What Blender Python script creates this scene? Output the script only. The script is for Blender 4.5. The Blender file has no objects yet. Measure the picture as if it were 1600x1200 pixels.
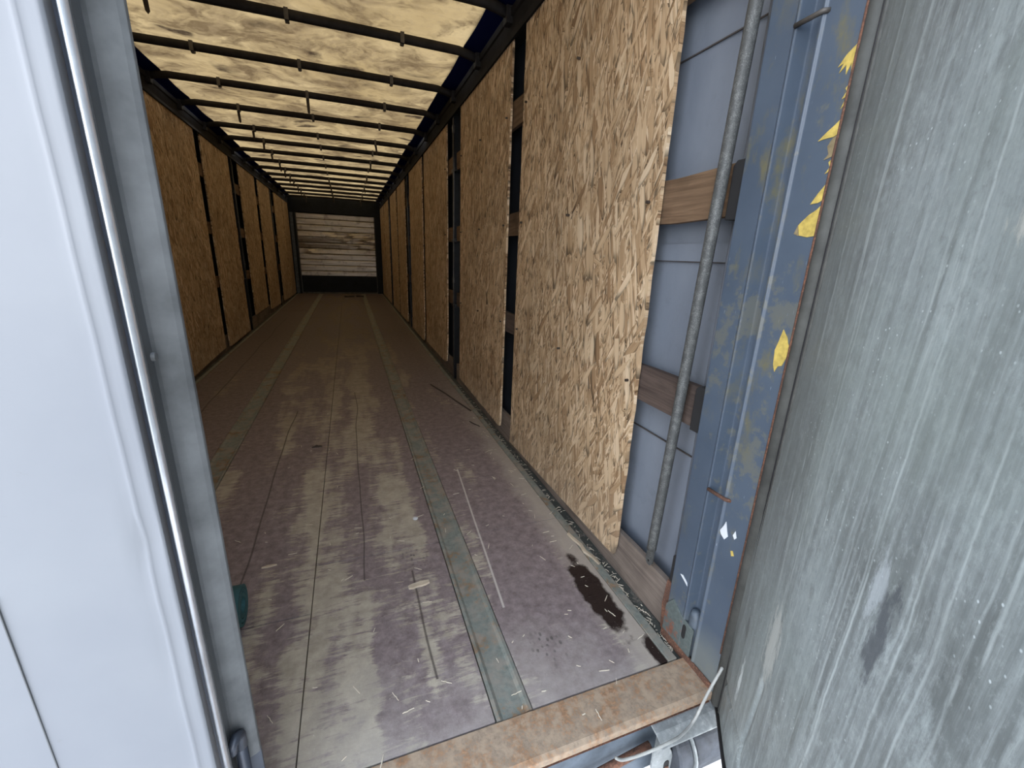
import bpy, bmesh, math, random
from mathutils import Vector, Matrix
random.seed(7)
C = bpy.context.scene.collection
sc = bpy.context.scene

# ------------------------------------------------------------------ camera
CAM = Vector((0.2522, 0.0, 1.2478)); YAW, PITCH, ROLL, FPX = -0.3633, -0.2889, -0.0392, 668.12
cy_, sy_, cp_, sp_, cr_, sr_ = math.cos(YAW), math.sin(YAW), math.cos(PITCH), math.sin(PITCH), math.cos(ROLL), math.sin(ROLL)
Rz = Matrix(((cy_, -sy_, 0), (sy_, cy_, 0), (0, 0, 1)))
Rx = Matrix(((1, 0, 0), (0, cp_, -sp_), (0, sp_, cp_)))
Ry = Matrix(((cr_, 0, sr_), (0, 1, 0), (-sr_, 0, cr_)))
RM = Rz @ Rx @ Ry                      # columns: right, forward, up
cam = bpy.data.cameras.new('camera'); co = bpy.data.objects.new('camera', cam); C.objects.link(co)
r_, f_, u_ = RM.col[0], RM.col[1], RM.col[2]
m4 = Matrix((r_, u_, -f_)).transposed().to_4x4(); m4.translation = CAM
co.matrix_world = m4
cam.sensor_fit = 'HORIZONTAL'; cam.sensor_width = 36; cam.lens = FPX / 1600 * 36
cam.clip_start = 0.01; cam.clip_end = 300
sc.camera = co

# ------------------------------------------------------------------ sky, sun, exposure
w = bpy.data.worlds.new('sky'); sc.world = w; w.use_nodes = True
nt = w.node_tree; nt.nodes.clear()
tc = nt.nodes.new('ShaderNodeTexCoord'); sp = nt.nodes.new('ShaderNodeSeparateXYZ'); rp = nt.nodes.new('ShaderNodeValToRGB')
bg = nt.nodes.new('ShaderNodeBackground'); wo = nt.nodes.new('ShaderNodeOutputWorld')
nt.links.new(tc.outputs['Generated'], sp.inputs[0]); nt.links.new(sp.outputs[2], rp.inputs[0])
rp.color_ramp.elements[0].position = 0.0; rp.color_ramp.elements[0].color = (1.0, 1.0, 1.0, 1)
rp.color_ramp.elements[1].position = 0.9; rp.color_ramp.elements[1].color = (0.42, 0.54, 0.72, 1)
nt.links.new(rp.outputs[0], bg.inputs[0]); nt.links.new(bg.outputs[0], wo.inputs[0])
bg.inputs[1].default_value = 6.2
sl = bpy.data.lights.new('sun', 'SUN'); sl.energy = 3.0; sl.angle = math.radians(2); sl.color = (1.0, 0.95, 0.88)
so = bpy.data.objects.new('sun', sl); C.objects.link(so)
so.rotation_euler = (-Vector((0.75, 0.35, 1.3))).to_track_quat('-Z', 'Y').to_euler()
so.location = (6, 4, 12)
vs = sc.view_settings; sc.display_settings.display_device = 'sRGB'
vs.view_transform = 'Standard'; vs.look = 'None'; vs.gamma = 1; vs.use_curve_mapping = False; vs.exposure = 0.32
sc.cycles.use_denoising = True
sc.cycles.max_bounces = 10; sc.cycles.diffuse_bounces = 6; sc.cycles.transmission_bounces = 6

# ------------------------------------------------------------------ material helper
class Mt:
    def __init__(s, name):
        s.m = bpy.data.materials.new(name); s.m.use_nodes = True; s.t = s.m.node_tree; s.t.nodes.clear()
        s.out = s.n('ShaderNodeOutputMaterial'); s.tc = s.n('ShaderNodeTexCoord'); s.P = s.tc.outputs['Object']
    def n(s, typ, **kw):
        x = s.t.nodes.new(typ)
        for k, v in kw.items(): setattr(x, k, v)
        return x
    def put(s, sock, v):
        if isinstance(v, bpy.types.NodeSocket): s.t.links.new(v, sock)
        elif v is not None:
            if hasattr(sock.default_value, '__len__'):
                n = len(sock.default_value); v = tuple(v) + (1,) * (n - len(v)) if hasattr(v, '__len__') else (v,) * n
                sock.default_value = v
            else: sock.default_value = v
    def mapv(s, v=None, scale=(1, 1, 1), rot=(0, 0, 0), loc=(0, 0, 0)):
        x = s.n('ShaderNodeMapping'); s.put(x.inputs[0], v or s.P); x.inputs[1].default_value = loc; x.inputs[2].default_value = rot; x.inputs[3].default_value = scale
        return x.outputs[0]
    def noise(s, v=None, scale=5, detail=4, rough=0.55, dist=0.0, col=False):
        x = s.n('ShaderNodeTexNoise'); s.put(x.inputs['Vector'], v or s.P); x.inputs['Scale'].default_value = scale
        x.inputs['Detail'].default_value = detail; x.inputs['Roughness'].default_value = rough; x.inputs['Distortion'].default_value = dist
        return x.outputs['Color' if col else 'Fac']
    def vor(s, v=None, scale=5, feature='F1', rnd=1.0, dim='3D', out=None):
        x = s.n('ShaderNodeTexVoronoi', feature=feature, voronoi_dimensions=dim); s.put(x.inputs['Vector'], v or s.P); x.inputs['Scale'].default_value = scale
        x.inputs['Randomness'].default_value = rnd
        return x.outputs[out or 'Distance']
    def math(s, op, a, b=None, c=None, clamp=False):
        x = s.n('ShaderNodeMath', operation=op, use_clamp=clamp); s.put(x.inputs[0], a)
        if b is not None: s.put(x.inputs[1], b)
        if c is not None: s.put(x.inputs[2], c)
        return x.outputs[0]
    def rng(s, v, a, b, c=0.0, d=1.0, smooth=False):
        x = s.n('ShaderNodeMapRange', clamp=True, interpolation_type='SMOOTHSTEP' if smooth else 'LINEAR'); s.put(x.inputs[0], v)
        for i, q in enumerate((a, b, c, d)): s.put(x.inputs[i + 1], q)
        return x.outputs[0]
    def ramp(s, v, stops):
        x = s.n('ShaderNodeValToRGB'); s.put(x.inputs[0], v); e = x.color_ramp.elements
        while len(e) < len(stops): e.new(0.5)
        for q, (p, c) in zip(e, stops): q.position = p; q.color = tuple(c) + (1,)
        return x.outputs[0]
    def mix(s, f, a, b, blend='MIX'):
        x = s.n('ShaderNodeMix', data_type='RGBA', blend_type=blend, clamp_factor=True)
        s.put(x.inputs[0], f); s.put(x.inputs[6], a); s.put(x.inputs[7], b)
        return x.outputs[2]
    def sep(s, v=None):
        x = s.n('ShaderNodeSeparateXYZ'); s.put(x.inputs[0], v or s.P); return x.outputs
    def comb(s, a=0.0, b=0.0, c=0.0):
        x = s.n('ShaderNodeCombineXYZ'); s.put(x.inputs[0], a); s.put(x.inputs[1], b); s.put(x.inputs[2], c); return x.outputs[0]
    def vadd(s, a, b, op='ADD'):
        x = s.n('ShaderNodeVectorMath', operation=op); s.put(x.inputs[0], a); s.put(x.inputs[1], b); return x.outputs[0]
    def rand(s):
        return s.n('ShaderNodeObjectInfo').outputs['Random']
    def bump(s, h, strength=0.3, dist=0.01):
        x = s.n('ShaderNodeBump'); x.inputs['Strength'].default_value = strength; x.inputs['Distance'].default_value = dist; s.put(x.inputs['Height'], h)
        return x.outputs[0]
    def fin(s, base, rough=0.6, metal=0.0, normal=None, spec=0.5):
        b = s.n('ShaderNodeBsdfPrincipled'); s.put(b.inputs['Base Color'], base); s.put(b.inputs['Roughness'], rough); s.put(b.inputs['Metallic'], metal)
        b.inputs['Specular IOR Level'].default_value = spec
        if normal is not None: s.put(b.inputs['Normal'], normal)
        s.t.links.new(b.outputs[0], s.out.inputs[0]); return s.m

MAT = {}
def simple(name, col, rough=0.6, metal=0.0, var=0.25, scale=12, spec=0.5, bump=0.1):
    q = Mt(name); n = q.noise(scale=scale, detail=5, rough=0.6)
    c = q.mix(q.rng(n, 0.3, 0.7), tuple(x * (1 - var) for x in col), tuple(min(1, x * (1 + var)) for x in col))
    MAT[name] = q.fin(c, rough, metal, q.bump(n, bump, 0.004) if bump else None, spec); return MAT[name]

def osb_material():
    q = Mt('osb'); xyz = q.sep(); off = q.math('MULTIPLY', q.rand(), 37.0)
    warp = q.noise(scale=9, detail=2)
    u = q.math('ADD', q.math('ADD', xyz[1], off), q.math('MULTIPLY', warp, 0.012))
    v = q.math('ADD', xyz[2], off)
    uv = q.comb(u, v, 0.0)
    stops = [(0.0, (0.09, 0.05, 0.024)), (0.10, (0.285, 0.172, 0.090)), (0.38, (0.485, 0.328, 0.188)), (0.70, (0.64, 0.47, 0.298)), (1.0, (0.81, 0.65, 0.46))]
    col = None; height = None
    for k, (ang, lx, ly, thr) in enumerate([(0.05, 58, 8.5, 0), (-0.40, 66, 9, 0.5), (0.50, 72, 9.5, 0.58), (0.10, 62, 8, 0.48), (-0.95, 74, 10, 0.82), (1.3, 72, 10, 0.87), (-0.15, 80, 9, 0.48), (0.24, 110, 10, 0.55), (-0.5, 130, 13, 0.78), (0.15, 38, 8, 0.80), (-0.7, 40, 9, 0.90)]):
        rv = q.n('ShaderNodeVectorRotate', rotation_type='Z_AXIS'); q.put(rv.inputs['Vector'], uv); rv.inputs['Angle'].default_value = ang
        mv = q.mapv(rv.outputs[0], scale=(lx, ly, 1), loc=(3.1 * k, 7.7 * k, 0))
        vn = q.n('ShaderNodeTexVoronoi', feature='F1', voronoi_dimensions='2D'); q.put(vn.inputs['Vector'], mv); vn.inputs['Scale'].default_value = 1
        s3 = q.sep(vn.outputs['Color']); grain = q.noise(q.mapv(mv, scale=(4.5, 0.20, 1)), scale=1.5, detail=3, rough=0.7)
        val = q.math('ADD', q.math('MULTIPLY', s3[0], 0.72), q.math('MULTIPLY', q.math('SUBTRACT', grain, 0.35), 0.75))
        edge = q.rng(vn.outputs['Distance'], 0.5, 0.78, 1.0, 0.30)  # shadow lines between flakes, painted as darkened cell edges
        c = q.mix(1.0, q.ramp(val, stops), edge, 'MULTIPLY')
        if col is None: col, height = c, s3[2]
        else:
            mk = q.math('GREATER_THAN', s3[1], thr); col = q.mix(mk, col, c)
            x = q.n('ShaderNodeMix', data_type='FLOAT'); q.put(x.inputs[0], mk); q.put(x.inputs[2], height); q.put(x.inputs[3], s3[2]); height = x.outputs[0]
    dirt = q.rng(q.noise(scale=2.2, detail=6), 0.35, 0.75, 1.05, 0.75)
    col = q.mix(1.0, col, dirt, 'MULTIPLY')
    low = q.rng(q.math('ADD', xyz[2], q.math('MULTIPLY', q.noise(scale=6), 0.3)), 0.1, 0.5, 0.4, 0.0)
    col = q.mix(low, col, (0.46, 0.38, 0.29))
    MAT['osb'] = q.fin(col, 0.75, 0, q.bump(height, 0.5, 0.003), 0.25)
osb_material()

def timber(name, a, b, axis=1):
    q = Mt(name); sc3 = [16, 16, 16]; sc3[axis] = 0.9
    off = q.math('MULTIPLY', q.rand(), 11.0)
    v = q.vadd(q.P, q.comb(off, off, off))
    g = q.noise(q.mapv(v, scale=tuple(sc3)), scale=2.5, detail=6, rough=0.65, dist=1.2)
    c = q.ramp(g, [(0.25, a), (0.5, tuple((x + y) / 2 for x, y in zip(a, b))), (0.75, b)])
    k = q.rng(q.noise(v, scale=4, detail=5), 0.45, 0.8, 0.0, 0.8)
    c = q.mix(k, c, tuple(x * 0.45 for x in a))
    MAT[name] = q.fin(c, 0.8, 0, q.bump(g, 0.5, 0.006), 0.2)
timber('slat_wood', (0.085, 0.052, 0.030), (0.24, 0.155, 0.095))
timber('dark_wood', (0.035, 0.025, 0.022), (0.13, 0.095, 0.078))
timber('toe_wood', (0.12, 0.095, 0.08), (0.27, 0.22, 0.185))
timber('chip_wood', (0.46, 0.37, 0.27), (0.74, 0.64, 0.50), 0)

def floor_material():
    q = Mt('floor_board'); x, y, z = q.sep()
    film = q.mix(q.rng(q.noise(scale=26, detail=7, rough=0.75), 0.32, 0.68), (0.140, 0.106, 0.106), (0.295, 0.242, 0.238))
    dusty = q.mix(q.rng(q.noise(scale=14, detail=7, rough=0.7), 0.3, 0.7), (0.30, 0.26, 0.20), (0.52, 0.46, 0.365))
    # long wear lanes broken by crosswise scrapes
    lane = q.noise(q.mapv(scale=(5.0, 0.75, 1)), scale=1.0, detail=3, rough=0.5)
    blot = q.noise(scale=3.2, detail=8, rough=0.72)
    scr = q.noise(q.mapv(scale=(7, 46, 1)), scale=1.0, detail=6, rough=0.75, dist=0.4)
    wm = q.math('ADD', q.math('ADD', q.math('MULTIPLY', lane, 0.72), q.math('MULTIPLY', blot, 0.45)), q.math('MULTIPLY', q.math('SUBTRACT', scr, 0.5), 0.42))
    mid = q.rng(q.math('ABSOLUTE', q.math('SUBTRACT', x, 0.15)), 0.1, 0.75, 0.05, -0.10)
    wm = q.math('ADD', wm, mid)
    wear = q.rng(wm, 0.585, 0.645)
    col = q.mix(q.math('MULTIPLY', wear, 0.9), film, dusty)
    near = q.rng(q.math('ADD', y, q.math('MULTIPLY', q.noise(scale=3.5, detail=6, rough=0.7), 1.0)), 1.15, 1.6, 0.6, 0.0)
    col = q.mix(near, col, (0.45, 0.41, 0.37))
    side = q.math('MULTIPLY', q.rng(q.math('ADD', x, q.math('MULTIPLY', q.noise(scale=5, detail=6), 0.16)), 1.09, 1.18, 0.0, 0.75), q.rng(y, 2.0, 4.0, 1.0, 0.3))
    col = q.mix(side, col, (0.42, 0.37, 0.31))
    deep_shade = q.rng(y, 2.2, 7.0, 0.0, 0.7); col = q.mix(deep_shade, col, (0.092, 0.064, 0.050))  # shade further into the trailer, painted into the board colour
    # cracks and drag lines along the boards
    wob = q.math('MULTIPLY', q.math('SUBTRACT', q.noise(q.mapv(scale=(0, 0.5, 0)), scale=1.2, detail=2), 0.5), 0.12)
    for x0, wd, dark, y0, y1 in [(-0.215, 0.004, 1, 1.0, 3.6), (0.42, 0.004, 1, 1.0, 1.5), (0.235, 0.003, 1, 1.5, 4.0), (-0.9, 0.006, 1, 1.5, 9.0)]:
        d = q.math('ABSOLUTE', q.math('SUBTRACT', q.math('ADD', x, wob), x0 - 0.0))
        m = q.math('MULTIPLY', q.rng(d, wd * 0.4, wd * 1.4, 0.75, 0.0), q.math('MULTIPLY', q.math('GREATER_THAN', y, y0), q.math('LESS_THAN', y, y1)))
        col = q.mix(m, col, (0.05, 0.04, 0.035))
    d = q.math('ABSOLUTE', q.math('SUBTRACT', x, q.math('ADD', q.math('MULTIPLY', y, 0.074), q.math('ADD', 0.622, q.math('MULTIPLY', wob, 0.12)))))
    m = q.math('MULTIPLY', q.rng(d, 0.002, 0.006, 0.7, 0.0), q.math('MULTIPLY', q.math('GREATER_THAN', y, 1.2), q.math('LESS_THAN', y, 2.3)))
    col = q.mix(m, col, (0.62, 0.57, 0.51))
    # wet brown stains by the right edge, near the sill
    nb = q.math('MULTIPLY', q.math('SUBTRACT', q.noise(scale=16, detail=5), 0.5), 1.1)
    for cx, cy, rx, ry in [(1.075, 1.16, 0.055, 0.22), (1.16, 0.86, 0.05, 0.085)]:
        e = q.math('SQRT', q.math('ADD', q.math('POWER', q.math('DIVIDE', q.math('SUBTRACT', x, cx), rx), 2.0), q.math('POWER', q.math('DIVIDE', q.math('SUBTRACT', y, cy), ry), 2.0)))
        col = q.mix(q.rng(q.math('ADD', e, nb), 0.85, 1.05, 1.0, 0.0), col, (0.020, 0.011, 0.009))
    # boot print dots in the dust
    for cx, cy in [(0.43, 1.56), (0.80, 1.0)]:
        dd = q.math('SQRT', q.math('ADD', q.math('POWER', q.math('SUBTRACT', x, cx), 2.0), q.math('POWER', q.math('MULTIPLY', q.math('SUBTRACT', y, cy), 0.8), 2.0)))
        dots = q.vor(q.mapv(scale=(1, 0.6, 0)), scale=62, rnd=0.5)
        m = q.math('MULTIPLY', q.math('MULTIPLY', q.rng(dots, 0.22, 0.38, 0.75, 0.0), q.rng(q.noise(scale=30), 0.4, 0.55)), q.rng(dd, 0.04, 0.075, 1.0, 0.0)); col = q.mix(m, col, (0.07, 0.065, 0.06))
    fine = q.noise(scale=160, detail=3, rough=0.7)
    col = q.mix(q.rng(fine, 0.66, 0.72, 0.0, 0.5), col, (0.62, 0.57, 0.48))
    MAT['floor_board'] = q.fin(col, q.rng(wear, 0, 1, 0.6, 0.85), 0, q.bump(q.math('ADD', scr, q.math('MULTIPLY', fine, 0.5)), 0.18, 0.004), 0.3)
floor_material()

def rusty(name, base, rust, amount=0.5, rough=0.7, scale=9, metal=0.0, dust=None):
    q = Mt(name); n = q.noise(scale=scale, detail=7, rough=0.68); n2 = q.noise(scale=scale * 8, detail=4, rough=0.7)
    k = q.rng(q.math('ADD', q.math('MULTIPLY', n, 0.75), q.math('MULTIPLY', n2, 0.25)), 0.60 - amount * 0.25, 0.66 - amount * 0.2)
    b = q.mix(q.rng(n2, 0.3, 0.7), tuple(x * 0.75 for x in base), tuple(x * 1.2 for x in base))
    r = q.mix(q.rng(n2, 0.35, 0.7), tuple(x * 0.6 for x in rust), tuple(min(1, x * 1.35) for x in rust))
    c = q.mix(k, b, r)
    if dust: c = q.mix(q.rng(q.noise(scale=scale * 2.5, detail=6), 0.45, 0.62, 0.0, 0.75), c, dust)
    MAT[name] = q.fin(c, rough, metal, q.bump(n2, 0.3, 0.003), 0.35)
rusty('sill_steel', (0.31, 0.235, 0.17), (0.30, 0.175, 0.10), 0.48, 0.9, 14, 0, (0.40, 0.30, 0.21))
rusty('strip_steel', (0.19, 0.205, 0.182), (0.21, 0.135, 0.08), 0.36, 0.8, 7, 0, (0.27, 0.24, 0.20))
rusty('rust', (0.10, 0.052, 0.036), (0.17, 0.08, 0.05), 0.5, 0.85, 20)
rusty('foot_steel', (0.105, 0.125, 0.12), (0.17, 0.075, 0.05), 0.22, 0.6, 9, 0.1)
rusty('galvanised', (0.078, 0.08, 0.078), (0.125, 0.127, 0.122), 0.45, 0.5, 40, 0.15)
rusty('bracket_steel', (0.23, 0.245, 0.245), (0.26, 0.27, 0.265), 0.5, 0.6, 6, 0.05)
rusty('edge_channel', (0.055, 0.06, 0.055), (0.13, 0.12, 0.105), 0.3, 0.8, 14)

def post_paint():
    q = Mt('blue_paint'); x, y, z = q.sep()
    n = q.noise(scale=3.5, detail=6, rough=0.6); n2 = q.noise(q.mapv(scale=(1, 40, 12)), scale=2.2, detail=5, rough=0.7)
    c = q.mix(q.rng(n, 0.3, 0.7), (0.053, 0.071, 0.099), (0.076, 0.098, 0.130))
    edge_ = q.rng(y, 0.690, 0.80, 1.0, 0.0)
    worn = q.rng(q.math('ADD', q.math('ADD', q.noise(scale=24, detail=6, rough=0.7), q.math('MULTIPLY', q.rng(q.noise(scale=3.1, detail=3), 0.45, 0.65), 0.22)), q.math('MULTIPLY', q.rng(z, 1.15, 1.30, 0.09, 0.0), edge_)), 0.70, 0.77, 0.0, 0.8)
    c = q.mix(worn, c, (0.115, 0.118, 0.105))
    ry = q.math('MULTIPLY', q.rng(q.noise(q.mapv(scale=(1, 1.6, 0.7)), scale=9, detail=6, rough=0.7), 0.52, 0.66, 0.0, 0.8), q.math('MULTIPLY', q.rng(y, 0.715, 0.775, 1.0, 0.0), q.rng(q.noise(scale=2.3), 0.42, 0.55))); c = q.mix(ry, c, (0.135, 0.120, 0.06))
    sc_ = q.vor(q.mapv(rot=(0.5, 0, 0), scale=(1, 90, 9)), scale=1.6); c = q.mix(q.math('MULTIPLY', q.rng(sc_, 0.03, 0.09, 0.8, 0.0), q.rng(q.noise(scale=5), 0.5, 0.6)), c, (0.34, 0.39, 0.45))
    low = q.rng(q.math('ADD', z, q.math('MULTIPLY', n, 0.18)), 0.17, 0.27, 0.8, 0.0); c = q.mix(low, c, (0.14, 0.155, 0.15))
    MAT['blue_paint'] = q.fin(c, 0.45, 0.0, q.bump(n2, 0.08, 0.003), 0.5)
post_paint()

def door_inner():
    q = Mt('door_inner'); x, y, z = q.sep()   # object space: x along the door, z up
    col = q.mix(q.rng(q.noise(scale=1.9, detail=7, rough=0.65), 0.33, 0.67), (0.135, 0.145, 0.143), (0.255, 0.278, 0.280))
    big = q.noise(q.mapv(scale=(3.2, 1, 0.9), loc=(7, 0, 3)), scale=1.0, detail=5, rough=0.6)
    col = q.mix(q.rng(big, 0.45, 0.68, 0.0, 0.7), col, (0.33, 0.365, 0.365))
    fine = q.noise(q.mapv(scale=(85, 1, 3.0)), scale=1.0, detail=7, rough=0.75)
    col = q.mix(q.rng(fine, 0.45, 0.72, 0.0, 0.75), col, (0.40, 0.43, 0.43))
    dk = q.noise(q.mapv(scale=(34, 1, 2.6), loc=(4, 0, 1)), scale=1.0, detail=7, rough=0.7); col = q.mix(q.rng(dk, 0.50, 0.72, 0.0, 0.75), col, (0.095, 0.10, 0.097))
    wob = q.math('MULTIPLY', q.math('SUBTRACT', q.noise(q.mapv(scale=(3, 0, 5)), scale=1.2, detail=3), 0.5), 0.022)
    wob = q.math('ADD', wob, q.math('MULTIPLY', q.math('SUBTRACT', q.noise(q.mapv(scale=(20, 0, 30)), scale=1.2, detail=2), 0.5), 0.004))
    for sc1, th, amt, ln in [(12, 0.034, 0.9, 0.55), (34, 0.08, 0.6, 1.6), (7, 0.024, 1.0, 0.45), (60, 0.14, 0.45, 2.4)]:
        vv = q.comb(q.math('MULTIPLY', q.math('ADD', x, wob), sc1), q.math('MULTIPLY', z, ln), 0.0)
        v1 = q.vor(q.comb(q.math('MULTIPLY', q.math('ADD', x, wob), sc1), 0.0, 0.0), scale=1, dim='2D')
        gate = q.rng(q.noise(vv, scale=1.3, detail=4), 0.44, 0.58)
        col = q.mix(q.math('MULTIPLY', q.rng(v1, th * 0.4, th * 1.8, amt, 0.0), gate), col, (0.56, 0.60, 0.595))
    sv = q.vor(q.mapv(rot=(0, 0.6, 0), scale=(60, 1, 7)), scale=1.0)
    lowm = q.math('MULTIPLY', q.rng(z, 0.5, 1.4, 1.0, 0.25), q.rng(q.noise(scale=3, detail=4), 0.46, 0.6))
    col = q.mix(q.math('MULTIPLY', q.rng(sv, 0.06, 0.2, 0.85, 0.0), lowm), col, (0.55, 0.585, 0.585))
    pt = q.rng(q.noise(q.mapv(scale=(1.4, 1, 0.8)), scale=6, detail=9, rough=0.75), 0.56, 0.68, 0.0, 0.75); col = q.mix(pt, col, (0.42, 0.46, 0.46))
    pd = q.rng(q.noise(q.mapv(scale=(1.4, 1, 0.6), loc=(2, 0, 9)), scale=5, detail=8, rough=0.75), 0.58, 0.68, 0.0, 0.6); col = q.mix(pd, col, (0.105, 0.11, 0.112))
    spk = q.vor(scale=70); col = q.mix(q.math('MULTIPLY', q.rng(spk, 0.07, 0.15, 0.9, 0.0), q.rng(q.noise(scale=6), 0.47, 0.6)), col, (0.6, 0.64, 0.65))
    grit = q.noise(q.mapv(scale=(1.5, 1, 1)), scale=42, detail=8, rough=0.8); col = q.mix(q.rng(grit, 0.52, 0.68, 0.0, 0.5), col, (0.44, 0.47, 0.465)); col = q.mix(q.rng(grit, 0.34, 0.47, 0.5, 0.0), col, (0.13, 0.138, 0.134))
    grn = q.rng(q.noise(scale=2.4, detail=5, rough=0.6), 0.46, 0.66, 0.0, 0.4); col = q.mix(grn, col, (0.25, 0.285, 0.262))
    for cx, cz, rx, rz, cc, am in [(0.275, 0.47, 0.035, 0.10, (0.50, 0.50, 0.47), 0.8), (0.15, 0.23, 0.010, 0.055, (0.72, 0.75, 0.74), 0.95), (0.12, 0.36, 0.012, 0.035, (0.10, 0.10, 0.10), 0.7), (0.56, 0.78, 0.018, 0.085, (0.07, 0.075, 0.085), 0.75), (0.53, 0.84, 0.014, 0.045, (0.50, 0.53, 0.56), 0.5), (0.60, 1.30, 0.05, 0.02, (0.52, 0.50, 0.45), 0.6)]:
        e = q.math('SQRT', q.math('ADD', q.math('POWER', q.math('DIVIDE', q.math('SUBTRACT', x, cx), rx), 2.0), q.math('POWER', q.math('DIVIDE', q.math('SUBTRACT', z, cz), rz), 2.0)))
        e = q.math('ADD', e, q.math('MULTIPLY', q.math('SUBTRACT', q.noise(q.mapv(scale=(3, 1, 1)), scale=22, detail=7, rough=0.75), 0.5), 3.6)); col = q.mix(q.rng(e, 0.6, 1.15, am, 0.0), col, cc)
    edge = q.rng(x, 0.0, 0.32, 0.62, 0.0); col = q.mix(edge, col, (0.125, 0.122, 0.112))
    col = q.mix(1.0, col, (1.03, 1.06, 1.06), 'MULTIPLY')
    MAT['door_inner'] = q.fin(col, q.rng(fine, 0.3, 0.8, 0.40, 0.62), 0.15, q.bump(q.math('ADD', fine, q.noise(scale=12, detail=5)), 0.15, 0.004), 0.5)
door_inner()

def door_outer():
    q = Mt('door_outer'); n = q.noise(scale=3, detail=5); n2 = q.noise(scale=40, detail=5, rough=0.7)
    c = q.mix(q.rng(n, 0.3, 0.7), (0.1461, 0.1527, 0.1677), (0.1701, 0.1768, 0.1876))
    c = q.mix(q.rng(n2, 0.66, 0.74, 0.0, 0.35), c, (0.13, 0.13, 0.13))
    MAT['door_outer'] = q.fin(c, 0.42, 0.0, q.bump(n, 0.08, 0.02), 0.4)
door_outer()

def tarp():
    q = Mt('roof_tarp'); x, y, z = q.sep()
    base = q.mix(q.rng(q.noise(scale=1.7, detail=5), 0.3, 0.7), (0.112, 0.074, 0.032), (0.158, 0.110, 0.053))
    wv = q.vadd(q.P, q.vadd(q.vadd(q.noise(scale=1.6, detail=4, col=True), (0.5, 0.5, 0.5), 'SUBTRACT'), (0.7, 0.7, 0.7), 'MULTIPLY'))
    st = q.noise(q.mapv(wv, scale=(1.6, 2.0, 1)), scale=2.0, detail=8, rough=0.66, dist=0.5)
    big = q.noise(q.mapv(scale=(1.0, 1.3, 1), loc=(3, 9, 0)), scale=1.3, detail=4, rough=0.6)
    c = q.mix(q.rng(q.math('ADD', q.math('MULTIPLY', st, 0.65), q.math('MULTIPLY', big, 0.35)), 0.44, 0.58, 0.0, 0.92), base, (0.045, 0.028, 0.013))
    rid = q.math('ABSOLUTE', q.math('SUBTRACT', q.noise(q.mapv(wv, scale=(1.0, 1.6, 1), loc=(5, 2, 0)), scale=2.2, detail=4), 0.5))
    c = q.mix(q.math('MULTIPLY', q.rng(rid, 0.0, 0.028, 0.75, 0.0), q.rng(st, 0.45, 0.6)), c, (0.035, 0.021, 0.010))
    sv = q.vor(q.mapv(wv, scale=(1.5, 2.6, 0)), scale=1.45)
    sp_ = q.rng(q.math('ADD', sv, q.math('MULTIPLY', q.math('SUBTRACT', st, 0.5), 0.8)), 0.12, 0.27, 0.95, 0.0)
    c = q.mix(q.math('MULTIPLY', sp_, q.rng(q.noise(scale=1.1), 0.40, 0.50)), c, (0.012, 0.007, 0.004))
    streak = q.noise(q.mapv(wv, scale=(9, 1.2, 1)), scale=1.5, detail=5, rough=0.6); c = q.mix(q.math('MULTIPLY', q.rng(streak, 0.53, 0.72, 0.0, 0.7), q.rng(big, 0.42, 0.6)), c, (0.09, 0.060, 0.030))
    gr = q.noise(scale=26, detail=6, rough=0.75); c = q.mix(q.rng(gr, 0.48, 0.75, 0.0, 0.6), c, (0.10, 0.068, 0.036))
    tr = q.n('ShaderNodeBsdfTranslucent'); q.put(tr.inputs[0], c)
    df = q.n('ShaderNodeBsdfDiffuse'); q.put(df.inputs[0], q.mix(0.5, c, (0.3, 0.28, 0.24)))
    b = q.bump(q.noise(q.mapv(wv), scale=4, detail=4), 0.35, 0.03); q.put(tr.inputs[1], b); q.put(df.inputs[1], b)
    mx = q.n('ShaderNodeMixShader'); mx.inputs[0].default_value = 0.20
    q.t.links.new(tr.outputs[0], mx.inputs[1]); q.t.links.new(df.outputs[0], mx.inputs[2]); q.t.links.new(mx.outputs[0], q.out.inputs[0])
    MAT['roof_tarp'] = q.m
    q = Mt('blue_flap'); tr = q.n('ShaderNodeBsdfTranslucent'); tr.inputs[0].default_value = (0.0005, 0.001, 0.018, 1)
    df = q.n('ShaderNodeBsdfDiffuse'); df.inputs[0].default_value = (0.015, 0.022, 0.09, 1)
    mx = q.n('ShaderNodeMixShader'); mx.inputs[0].default_value = 0.5
    q.t.links.new(tr.outputs[0], mx.inputs[1]); q.t.links.new(df.outputs[0], mx.inputs[2]); q.t.links.new(mx.outputs[0], q.out.inputs[0])
    MAT['blue_flap'] = q.m
tarp()

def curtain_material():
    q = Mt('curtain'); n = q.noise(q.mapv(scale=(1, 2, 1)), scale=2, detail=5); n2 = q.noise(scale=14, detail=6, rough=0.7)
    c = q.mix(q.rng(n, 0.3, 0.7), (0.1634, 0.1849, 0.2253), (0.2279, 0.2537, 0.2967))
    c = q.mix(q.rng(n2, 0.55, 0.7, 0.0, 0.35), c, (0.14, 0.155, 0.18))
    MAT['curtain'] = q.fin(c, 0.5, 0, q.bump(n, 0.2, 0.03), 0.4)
curtain_material()

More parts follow.
